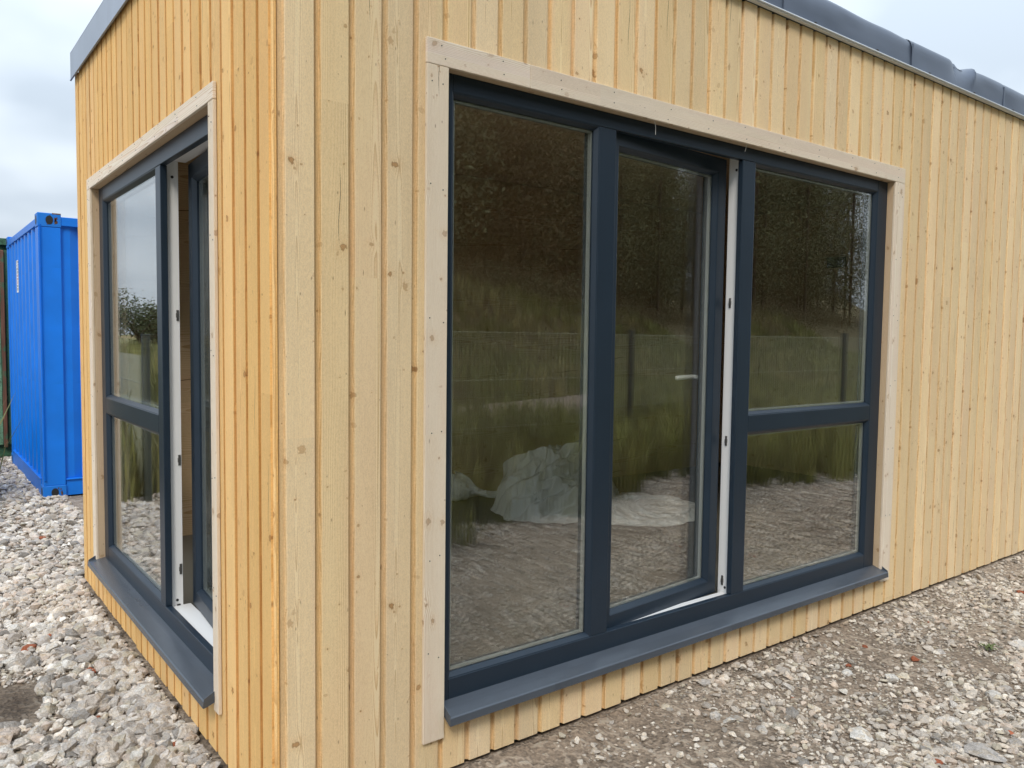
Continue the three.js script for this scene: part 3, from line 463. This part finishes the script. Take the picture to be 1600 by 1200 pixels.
// ---------------------------------------------------------------- containers
function container(g, mats, L, Wd, Ht, sticker) { // near corner at the origin, length +x, width -z
  const { body, rail, cast, post } = mats, cx = 0.178, cz = 0.162, ch = 0.118;
  for (const [x, z] of [[0, 0], [L - cx, 0], [0, -Wd + cz], [L - cx, -Wd + cz]]) {
    for (const y of [0, Ht - ch]) {
      const c = part('corner_casting', bx(x, x + cx, y, y + ch, z - cz, z, 0.006), cast, g);
      const out = z === 0 ? 0.0008 : -cz - 0.0008, hg = new THREE.CylinderGeometry(0.03, 0.03, 0.004, 14); hg.scale(0.95, 1, 1.25); hg.rotateX(Math.PI / 2); hg.translate(x + cx / 2, y + ch / 2, z + out);
      const hx = x === 0 ? -0.0008 : cx + 0.0008, hg2 = new THREE.CylinderGeometry(0.03, 0.03, 0.004, 14); hg2.scale(1.25, 1, 0.95); hg2.rotateZ(Math.PI / 2); hg2.translate(x + hx, y + ch / 2, z - cz / 2);
      part('casting_hole', [hg, hg2], M.black, c);
    }
    const px = x === 0 ? 0.004 : x + cx - 0.174, pz = z === 0 ? z - 0.1 : z - cz + 0.004; part('corner_post', bx(px, px + 0.17, ch, Ht - ch, pz, pz + 0.096, 0.006), post, g);
  }
  // corrugated panels: trapezoid folds
  const corr = (len, pitch, depth, y0, y1) => { const P = []; let u = 0; P.push([0, 0]); while (u < len - pitch * 0.4) { P.push([u + pitch * 0.28, 0], [u + pitch * 0.5, -depth], [u + pitch * 0.78, -depth], [u + pitch, 0]); u += pitch; } P.push([len, 0]); const t = [], uv = []; for (let i = 0; i + 1 < P.length; i++) { const [a, d] = P[i], [b, e] = P[i + 1]; t.push(a, y0, d, b, y0, e, b, y1, e, a, y0, d, b, y1, e, a, y1, d); uv.push(a, y0, b, y0, b, y1, a, y0, b, y1, a, y1); } return triGeo(t, uv); };
  const yb = 0.165, yt = Ht - 0.1;
  const pe = corr(Wd - 0.2, 0.262, 0.04, yb, yt); pe.rotateY(-Math.PI / 2); pe.translate(0.012, 0, -Wd + 0.1); part('corrugated_panel', pe, body, g);
  const pe2 = corr(Wd - 0.2, 0.262, 0.04, yb, yt); pe2.rotateY(Math.PI / 2); pe2.translate(L - 0.012, 0, -0.1); part('corrugated_panel', pe2, body, g);
  const ps = corr(L - 0.34, 0.278, 0.036, yb, yt); ps.translate(0.17, 0, -0.035); part('corrugated_panel', ps, body, g);
  const ps2 = corr(L - 0.34, 0.278, 0.036, yb, yt); ps2.rotateY(Math.PI); ps2.translate(L - 0.17, 0, -Wd + 0.035); part('corrugated_panel', ps2, body, g);
  // rails, roof
  part('bottom_rail', [bx(0.003, 0.06, 0.012, yb + 0.001, -Wd + cz, -cz, 0.006), bx(-0.002, 0.03, yb - 0.012, yb + 0.0025, -Wd + cz, -cz, 0.003)], rail, g);
  part('bottom_rail', [bx(cx, L - cx, 0.02, yb + 0.001, -0.06, -0.02, 0.004), bx(cx, L - cx, yb - 0.008, yb + 0.003, -0.05, -0.006, 0.003)], rail, g);
  part('bottom_rail', bx(cx, L - cx, 0.02, yb, -Wd + 0.02, -Wd + 0.06, 0.004), rail, g); part('bottom_rail', bx(L - 0.06, L - 0.003, 0.012, yb, -Wd + cz, -cz, 0.004), rail, g);
  part('top_rail', bx(0.004, 0.06, yt - 0.001, Ht - 0.035, -Wd + cz, -cz, 0.006), rail, g); part('top_rail', bx(cx, L - cx, yt - 0.001, Ht - 0.025, -0.06, -0.006, 0.005), rail, g);
  part('top_rail', bx(cx, L - cx, yt, Ht - 0.025, -Wd + 0.006, -Wd + 0.06, 0.005), rail, g); part('top_rail', bx(L - 0.06, L - 0.004, yt, Ht - 0.035, -Wd + cz, -cz, 0.005), rail, g);
  part('roof_panel', bx(0.03, L - 0.03, Ht - 0.06, Ht - 0.04, -Wd + 0.03, -0.03), rail, g);
}
const blueCol = [0.002, 0.2, 0.84];
const bMat = std('blue container paint', blueCol, { roughness: 0.42, map: paintNoise }), bCast = std('blue casting paint', [0.006, 0.2, 0.76], { roughness: 0.5, map: paintNoise });
const blue = thing('blue_container', 'bright blue steel shipping container with ribbed end behind the far corner of the house', 'shipping container', [0.142, GY, -5.72]);
container(blue, { body: bMat, rail: bMat, cast: bCast, post: bMat }, 6.058, 2.438, 2.462);
part('rust_patch', [bx(0.11, 0.1765, 2.452, 2.4635, -0.1, 0.0012, 0.002)], std('rusty chipped paint', [0.2, 0.13, 0.1], { roughness: 0.9, map: stoneMap }), blue);
{ // scraped and rusty spots on the blue paint
  const R = rng(17), rm = std('rust spots', [0.16, 0.075, 0.04], { roughness: 0.95, map: stoneMap }); const gs = [];
  for (let i = 0; i < 9; i++) { const sh = new THREE.Shape(), n = 9, r = 0.006 + R() * R() * 0.025; for (let k = 0; k < n; k++) { const t = k / n * 6.283, q = r * (0.5 + R()); sh[k ? 'lineTo' : 'moveTo'](Math.cos(t) * q * 0.7, Math.sin(t) * q * (1 + R())); } const g = new THREE.ExtrudeGeometry(sh, { depth: 0.0015, bevelEnabled: false });  g.translate(0.02 + R() * 0.15, R() < 0.5 ? 0.02 + R() * 0.08 : 2.36 + R() * 0.08, 0.0004); gs.push(g); }
  tag(part('rust_spots', gs, rm, blue), null, null, null, 'stuff');
}
{ // upright white sticker with dark and red lettering, too small to read
  const c = document.createElement('canvas'); c.width = 128; c.height = 512; const x = c.getContext('2d'); x.fillStyle = '#eceef2'; x.fillRect(0, 0, 128, 512); const R = rng(3);
  for (let i = 0; i < 9; i++) { x.fillStyle = i < 4 ? '#141a3c' : i < 7 ? '#a3263a' : '#20202c'; const y = 14 + i * 54; x.fillRect(26, y, 76, 10); x.fillRect(26 + (R() < 0.5 ? 0 : 64), y, 12, 40); if (R() < 0.7) x.fillRect(26, y + 20, 76, 9); if (R() < 0.5) x.fillRect(90, y + 18, 12, 26); }
  const t = new THREE.CanvasTexture(c); t.colorSpace = THREE.SRGBColorSpace;
  const st = part('sticker', new THREE.BoxGeometry(0.004, 0.32, 0.13), std('printed sticker', null, { map: t, roughness: 0.5 }), blue); st.position.set(0.0085, 1.96 - GY, -1.56); tag(st, 'white upright sticker with dark and red lettering');
}
const gMat = std('weathered green paint', null, { map: rustMap, roughness: 0.75 }), gPale = std('pale green door paint', [0.22, 0.46, 0.3], { map: stoneMap, roughness: 0.7 }), gDeep = std('deep green paint', [0.055, 0.17, 0.1], { map: stoneMap, roughness: 0.7 }), gRust = std('rusty steel', [0.17, 0.09, 0.07], { map: stoneMap, roughness: 0.95 });
const green = thing('green_container', 'rusty weathered green shipping container standing behind the blue one', 'shipping container', [-0.13, GY, -8.55]);
container(green, { body: gDeep, rail: gDeep, cast: gRust, post: gDeep }, 2.52, 6.0, 2.52);
part('door', bx(0.02, 0.236, 0.16, 2.36, -0.008, 0.02, 0.006), gPale, green); part('hinge_post', bx(0.239, 0.279, 0.13, 2.36, -0.01, 0.03, 0.008), gMat, green); part('door', bx(0.283, 2.3, 0.16, 2.36, -0.03, 0.0, 0.006), gDeep, green);

// ---------------------------------------------------------------- plastic sheeting on the floor of the room
{
  const t = thing('plastic_sheeting', 'crumpled heap of clear plastic sheeting on the floor inside, behind the widest window', 'plastic sheet', [2.88, 0.201, -2.0]);
  const mat = new THREE.MeshPhysicalMaterial({ name: 'clear film', color: new THREE.Color().setRGB(0.95, 0.97, 0.97), roughness: 0.2, transmission: 0.08, thickness: 0, ior: 1.6, side: THREE.DoubleSide, bumpMap: crumple, bumpScale: 0.03 });
  const n = 220, m = 90, P = [], U = [], I = [], rg = (x, y, k) => 1 - 2 * Math.abs(noise(x, y, k) - 0.5) * 2;
  for (let i = 0; i <= n; i++) for (let j = 0; j <= m; j++) {
    const a = i / n * Math.PI * 2, f = j / m, ca = Math.cos(a), sa = Math.sin(a);
    const out = 0.5 + (noise(ca * 1.7 + 5, sa * 1.7 + 5, 400) - 0.5) * 0.3 + 0.16 * Math.exp(-Math.pow((a - 0.75) / 0.5, 2)) + (noise(ca * 6 + 9, sa * 6, 409) - 0.5) * 0.07;
    let x = ca * out * f * 1.05, z = sa * out * f * 0.95;
    const d = Math.min(1, Math.hypot((x + 0.08) / 0.47, (z + 0.1) / 0.42)), dome = 0.4 * Math.pow(Math.cos(d * Math.PI / 2), 0.8), h0 = dome + 0.05 * (1 - f);
    const u = x * 0.95 + z * 0.35, v = z - 1.25 * h0 + x * 0.25, w = noise(u * 4, v * 4, 410) - 0.5;
    const wr = 0.045 * rg(u * 1.7 + w * 0.8, v * 6.5 + w, 411) + 0.036 * rg(u * 3.4 + w, v * 14, 412) + 0.018 * rg(u * 14 + v * 9, v * 19 - u * 6, 413) + 0.022 * rg(u * 7 - v * 3, v * 3 + w * 2, 414);
    const k = sstep(1.02, 0.75, f), len = Math.hypot(x, z) || 1;
    x += x / len * wr * 0.6 * k; z += z / len * wr * 0.6 * k;
    P.push(x, Math.max(0.004, (h0 + wr * 0.75) * mix(1, 0.2, sstep(0.9, 1, f)) + 0.012), z); U.push(x * 1.4, z * 1.4);
  }
  for (let i = 0; i < n; i++) for (let j = 0; j < m; j++) { const a = i * (m + 1) + j, b = a + m + 1; I.push(a, a + 1, b, b, a + 1, b + 1); }
  const g = new THREE.BufferGeometry(); g.setAttribute('position', new THREE.Float32BufferAttribute(P, 3)); g.setAttribute('uv', new THREE.Float32BufferAttribute(U, 2)); g.setIndex(I); g.computeVertexNormals();
  part('film', g, mat, t);
  // a second loose fold and the twisted end
  const g2 = g.clone(); g2.scale(0.95, 0.3, 0.62); g2.rotateY(2.6); g2.translate(0.3, 0.004, 0.36); part('film', g2, mat, t);
  const c = new THREE.CatmullRomCurve3([[-0.3, 0.14, -0.2], [-0.36, 0.09, -0.42], [-0.42, 0.1, -0.6], [-0.52, 0.12, -0.72]].map((p) => new THREE.Vector3(...p))), tg = new THREE.TubeGeometry(c, 30, 0.05, 14), p = tg.attributes.position;
  const R = rng(8); for (let i = 0; i < p.count; i++) { const k = Math.floor(i / 15) / 30, s = 0.5 + 1.6 * sstep(0.55, 1, k) * (0.6 + 0.8 * noise(i % 15, k * 9, 5)); const q = c.getPoint(k); p.setXYZ(i, q.x + (p.getX(i) - q.x) * s, Math.max(0.01, q.y + (p.getY(i) - q.y) * s), q.z + (p.getZ(i) - q.z) * s); } tg.computeVertexNormals();
  part('twisted_end', tg, mat, t);
}

const bankLine = (x) => 12.6 + (x < 20 ? Math.max(0, x) * 0.3 : 6 + (x - 20) * 0.32);
const bankH = (x, z) => { const d = z - bankLine(x); return d < 0 ? 0 : 2.6 * sstep(-1, 9, d) * sstep(0, 2, d) + 9.5 * sstep(7, 36, d) + (fbm(x * 0.16, z * 0.16, 600, 3) - 0.3) * 1.8 * sstep(0, 8, d); };
// ---------------------------------------------------------------- what the glass mirrors: grass, fence, track, trees
{
  const blade = (n, h, seed) => { const R = rng(seed), t = []; for (let i = 0; i < n; i++) { const a = R() * 6.28, x = (R() - 0.5) * 0.16, z = (R() - 0.5) * 0.16, hh = h * (0.5 + R() * 0.6), w = 0.004 + R() * 0.004, lx = Math.cos(a) * hh * 0.35 * R(), lz = Math.sin(a) * hh * 0.35 * R(), dx = -Math.sin(a) * w, dz = Math.cos(a) * w; t.push(x - dx, 0, z - dz, x + dx, 0, z + dz, x + lx * 0.4 + dx * 0.7, hh * 0.6, z + lz * 0.4 + dz * 0.7, x - dx, 0, z - dz, x + lx * 0.4 + dx * 0.7, hh * 0.6, z + lz * 0.4 + dz * 0.7, x + lx * 0.4 - dx * 0.7, hh * 0.6, z + lz * 0.4 - dz * 0.7, x + lx * 0.4 - dx * 0.7, hh * 0.6, z + lz * 0.4 - dz * 0.7, x + lx * 0.4 + dx * 0.7, hh * 0.6, z + lz * 0.4 + dz * 0.7, x + lx, hh, z + lz); } return triGeo(t); };
  const mat = std('grass blades', [1, 1, 1], { roughness: 0.8, side: THREE.DoubleSide }), geos = [blade(16, 0.5, 1), blade(16, 0.5, 2)], R = rng(71), L = [];
  const sow = (n, x0, x1, z0, z1, s0, s1) => { for (let i = 0; i < n; i++) { const x = mix(x0, x1, R()), z = mix(z0, z1, R()); if (R() > isGrass(x, z) * (0.35 + noise(x * 1.5, z * 1.5, 72))) continue; const tk = x < 9 ? 8.6 : x < 16 ? 8.8 + (x - 9) * 0.26 : 10.6 + (x - 16) * 1.2, onTrack = z > tk - 0.2 && z < tk + 2.6; if (onTrack && z > 0) continue; if (z > 0 && z > bankLine(x) + 8) continue; L.push([x, z, mix(s0, s1, R()) * (0.5 + noise(x * 0.8, z * 0.8, 73)), R()]); } };
  sow(9000, 0, 12, 2, 5.5, 0.3, 1.1); sow(14000, 0, 26, 4, 20, 0.35, 1); sow(22000, 0, 60, 12, 40, 0.7, 1.6); sow(8000, -4.5, -0.3, -14, -4.9, 0.7, 1.4); sow(9000, -14, -0.3, -50, -12, 0.8, 1.7);
  const im = [0].map((k) => { const l = L, m = new THREE.InstancedMesh(geos[k], mat, l.length), o = new THREE.Object3D(), c = new THREE.Color(); l.forEach(([x, z, s, r], i) => { o.position.set(x, GY - 0.01 + (z > 0 ? bankH(x, z) : 0), z); o.rotation.y = r * 6.28; o.scale.set(s * 1.2, s, s * 1.2); o.updateMatrix(); m.setMatrixAt(i, o.matrix); const d = sstep(0.5, 0.75, noise(x * 0.6, z * 0.6, 75)) * (Math.abs(z) > 7 ? 1 : 0.4) * (z > 12 ? 1.3 : 1); c.setRGB(mix(0.19, 0.29, d) * (0.7 + r * 0.6), mix(0.2, 0.26, d) * (0.7 + r * 0.6), mix(0.062, 0.11, d)); m.setColorAt(i, c); }); m.name = numbered('grass'); m.castShadow = m.receiveShadow = true; return m; });
  for (const [i, m] of im.entries()) { scene.add(m); tag(m, 'tall green grass beyond the gravel, mirrored in the glass', 'grass', null, 'stuff'); }
}
{ // little weed growing in the gravel
  const R = rng(45), t = []; for (let i = 0; i < 26; i++) { const a = R() * 6.28, l = 0.02 + R() * 0.035, w = 0.004 + R() * 0.004, h = 0.008 + R() * 0.02, dx = Math.cos(a), dz = Math.sin(a); t.push(dx * l * 0.2 - dz * w * 0.3, 0.003, dz * l * 0.2 + dx * w * 0.3, dx * l * 0.65 + dz * w, h, dz * l * 0.65 - dx * w, dx * l * 0.65 - dz * w, h, dz * l * 0.65 + dx * w, dx * l * 0.65 + dz * w, h, dz * l * 0.65 - dx * w, dx * l, h * 0.7, dz * l, dx * l * 0.65 - dz * w, h, dz * l * 0.65 + dx * w); }
  const m = part('weed', triGeo(t), std('weed leaves', [0.11, 0.14, 0.05], { roughness: 0.8, side: THREE.DoubleSide })); m.position.set(3.26, gh(3.26, 0.58) + 0.004, 0.58); tag(m, 'small green weed growing in the gravel beside the long wall', 'weed');
}
{ // dirt track through the field
  const s = new THREE.Shape([[-14, 8.2], [6.4, 8.55], [9.2, 8.8], [16.2, 10.6], [21.5, 17], [23.5, 30], [20, 30], [18.6, 18.5], [15, 13.4], [8, 11], [-14, 10.4]].map(([x, z]) => new THREE.Vector2(x, -z))), g = new THREE.ShapeGeometry(s); g.rotateX(-Math.PI / 2); const u = g.attributes.uv; for (let i = 0; i < u.count; i++) u.setXY(i, u.getX(i) / 1.6, u.getY(i) / 1.6);
  const m = part('dirt_track', g, std('pale track gravel', [0.42, 0.35, 0.32], { map: soilMap, roughness: 0.95 })); m.position.y = GY + 0.03; tag(m, 'pale gravel track crossing the field, mirrored in the wide window', 'track', null, 'structure');
}
{ // welded mesh fence, two runs
  const fm = std('dark green fence paint', [0.035, 0.05, 0.045], { roughness: 0.5 }), wm = std('fence wire', [0.42, 0.43, 0.3], { roughness: 0.6 });
  const wire = (x0, y0, z0, x1, y1, z1, r) => { const a = new THREE.Vector3(x0, y0, z0), b = new THREE.Vector3(x1, y1, z1), l = a.distanceTo(b), g = new THREE.CylinderGeometry(r, r, l, 4, 1, true); g.applyQuaternion(new THREE.Quaternion().setFromUnitVectors(new THREE.Vector3(0, 1, 0), b.clone().sub(a).normalize())); g.translate((x0 + x1) / 2, (y0 + y1) / 2, (z0 + z1) / 2); return g; };
  const run = (name, label, pos, rot, n, h, ph) => {
    const f = thing(name, label, 'fence', pos, rot);
    for (let k = 0; k <= n; k++) part('fence_post', [bx(k * 2.5 - 0.03, k * 2.5 + 0.03, 0, ph, -0.03, 0.03, 0.004), bx(k * 2.5 - 0.034, k * 2.5 + 0.034, ph, ph + 0.012, -0.034, 0.034, 0.004)], fm, f);
    for (let k = 0; k < n; k++) { const gs = []; for (let x = 0.05; x < 2.5; x += 0.05) gs.push(wire(k * 2.5 + x, 0.05, 0.035, k * 2.5 + x, h, 0.035, 0.0042)); for (let y = 0.06; y < h + 0.01; y += 0.48) gs.push(wire(k * 2.5, y, 0.041, k * 2.5 + 2.5, y, 0.041, 0.003)); part('mesh_panel', gs, wm, f); }
  };
  run('mesh_fence', 'dark wire mesh fence on slim posts mirrored in the wide window', [-4.6, GY, 4.2], 0, 10, 1.5, 1.56);
  run('mesh_fence', 'wire mesh fence with a stout post mirrored in the narrow end window', [-0.76, GY, -5.2], Math.PI / 2 + 0.06, 7, 1.26, 1.43);
}
function leafGeo(n, s, seed) { const R = rng(seed), t = []; for (let i = 0; i < n; i++) { const c = [(R() - 0.5) * 2, (R() - 0.5) * 2, (R() - 0.5) * 2], a = new THREE.Vector3(R() - 0.5, R() - 0.5, R() - 0.5).normalize().multiplyScalar(s * (0.6 + R())), b = new THREE.Vector3(R() - 0.5, R() - 0.5, R() - 0.5).cross(a).normalize().multiplyScalar(s * 0.5); t.push(c[0] - a.x, c[1] - a.y, c[2] - a.z, c[0] + b.x, c[1] + b.y, c[2] + b.z, c[0] + a.x, c[1] + a.y, c[2] + a.z, c[0] - a.x, c[1] - a.y, c[2] - a.z, c[0] + a.x, c[1] + a.y, c[2] + a.z, c[0] - b.x, c[1] - b.y, c[2] - b.z); } return triGeo(t); }
{ // wooded bank seen in the wide window
  
  const P = [], I = [], U = [], nx = 60, nz = 24; for (let j = 0; j <= nz; j++) for (let i = 0; i <= nx; i++) { const x = -30 + i * 3, z = bankLine(x) - 0.5 + j * 2.4; P.push(x, GY - 0.06 + bankH(x, z), z); U.push(x / 3, z / 3); }
  for (let j = 0; j < nz; j++) for (let i = 0; i < nx; i++) { const a = j * (nx + 1) + i; I.push(a, a + nx + 1, a + 1, a + 1, a + nx + 1, a + nx + 2); }
  const g = new THREE.BufferGeometry(); g.setAttribute('position', new THREE.Float32BufferAttribute(P, 3)); g.setAttribute('uv', new THREE.Float32BufferAttribute(U, 2)); g.setIndex(I); g.computeVertexNormals();
  tag(part('hill', g, std('scrubby slope', [0.2, 0.17, 0.08], { map: soilMap, roughness: 1 })), 'dark scrubby slope under the wood, mirrored in the wide window', 'hill', null, 'structure');
  const clump = leafGeo(64, 0.085, 11), wm = std('wood leaves', [1, 1, 1], { roughness: 0.85, side: THREE.DoubleSide }), R = rng(610), L = [], T = [];
  for (let i = 0; i < 210; i++) { const x = -18 + R() * 125, z = bankLine(x) + 9 + R() * 26, h = 10 + R() * 7 + Math.max(0, x - 8) * 0.1, y = bankH(x, z), rust = R() < 0.16 ? 1 : 0, r = 2 + R() * 1.6; T.push(cyl(0.16, h * 0.7, x, y + h * 0.35, z)); for (let k = 0; k < 160; k++) { const a = R() * 6.28, f = Math.pow(R(), 0.6), hh = 0.12 + 0.88 * R(), rr = r * Math.sin(Math.PI * (0.12 + hh * 0.86)) * f; L.push([x + Math.cos(a) * rr, y + h * hh, z + Math.sin(a) * rr, 0.9 + R() * 0.8, rust, R()]); } }
  for (let i = 0; i < 2600; i++) { const x = -18 + R() * 110, z = bankLine(x) + 5 + Math.pow(R(), 0.6) * 10; L.push([x, bankH(x, z) + R() * 1.1, z, 0.4 + R() * 0.5, R() < 0.5 ? 1 : 0, R()]); }
  const m = new THREE.InstancedMesh(clump, wm, L.length), o = new THREE.Object3D(), c = new THREE.Color(); L.forEach(([x, y, z, s, rust, r], i) => { o.position.set(x, y, z); o.rotation.set(r * 9, r * 31, r * 17); o.scale.setScalar(s); o.updateMatrix(); m.setMatrixAt(i, o.matrix); const v = 0.65 + r * 0.7; rust ? c.setRGB(0.17 * v, 0.125 * v, 0.065 * v) : c.setRGB(0.14 * v, 0.145 * v, 0.068 * v); m.setColorAt(i, c); });
  m.name = 'woodland'; m.castShadow = m.receiveShadow = true; scene.add(m); tag(m, 'dark wood on the slope, mirrored in the wide window', 'woodland', null, 'stuff');
  part('trunks', T, std('bark', [0.05, 0.04, 0.03], { roughness: 1 }), m).userData.kind = 'stuff';
}
{ // far bushy trees seen in the narrow window
  const R = rng(640), mats = [[0.055, 0.075, 0.03], [0.07, 0.09, 0.035], [0.045, 0.06, 0.028], [0.06, 0.07, 0.035]].map((c, i) => std('tree leaves' + i, c, { roughness: 0.85, side: THREE.DoubleSide })), bark = std('tree bark', [0.08, 0.06, 0.045], { roughness: 1 });
  const labels = ['tallest bushy tree of the far row mirrored in the end window', 'rounded tree in the middle of the row mirrored in the end window', 'lower tree thinning towards the open end of the mirrored row', 'small shrub-like tree lowest in the mirrored row', 'broad tree hidden mostly behind the reveal in the mirrored row'];
  [[-10.2, -48, 3.6, 2.1], [-11.4, -49.5, 3.0, 1.6], [-12.3, -50, 2.3, 1.2], [-13.2, -51, 1.8, 1.1], [-8.4, -47, 3.9, 2.4]].forEach(([x, z, h, r], i) => {
    const t = thing('tree', labels[i], 'tree', [x, GY, z], 0, 'far trees mirrored in the end window'), limbs = [cyl(0.14, h * 0.4, 0, h * 0.2, 0)];
    for (let k = 0; k < 6; k++) { const a = k * 1.05 + R(), g = new THREE.CylinderGeometry(0.03, 0.09, h * 0.45, 6); g.translate(0, h * 0.22, 0); g.rotateZ(0.5 + R() * 0.4); g.rotateY(a); g.translate(0, h * 0.32, 0); limbs.push(g); } part('trunk', limbs, bark, t);
    const gs = []; for (let k = 0; k < 130; k++) { const a = R() * 6.28, c = R() * 2 - 0.75, f = Math.pow(R(), 0.45), y = h * (0.56 + 0.4 * c * 0.8 * f), rr = r * f * Math.sqrt(Math.max(0, 1 - c * c * 0.6)), g = leafGeo(18, 0.2, 700 + (k % 9)); g.scale(0.42, 0.36, 0.42); g.rotateY(R() * 6); g.translate(Math.cos(a) * rr, Math.max(0.3, y), Math.sin(a) * rr); gs.push(g); } part('crown', gs, mats[i % 4], t);
  });
}

renderer.render(scene, camera);
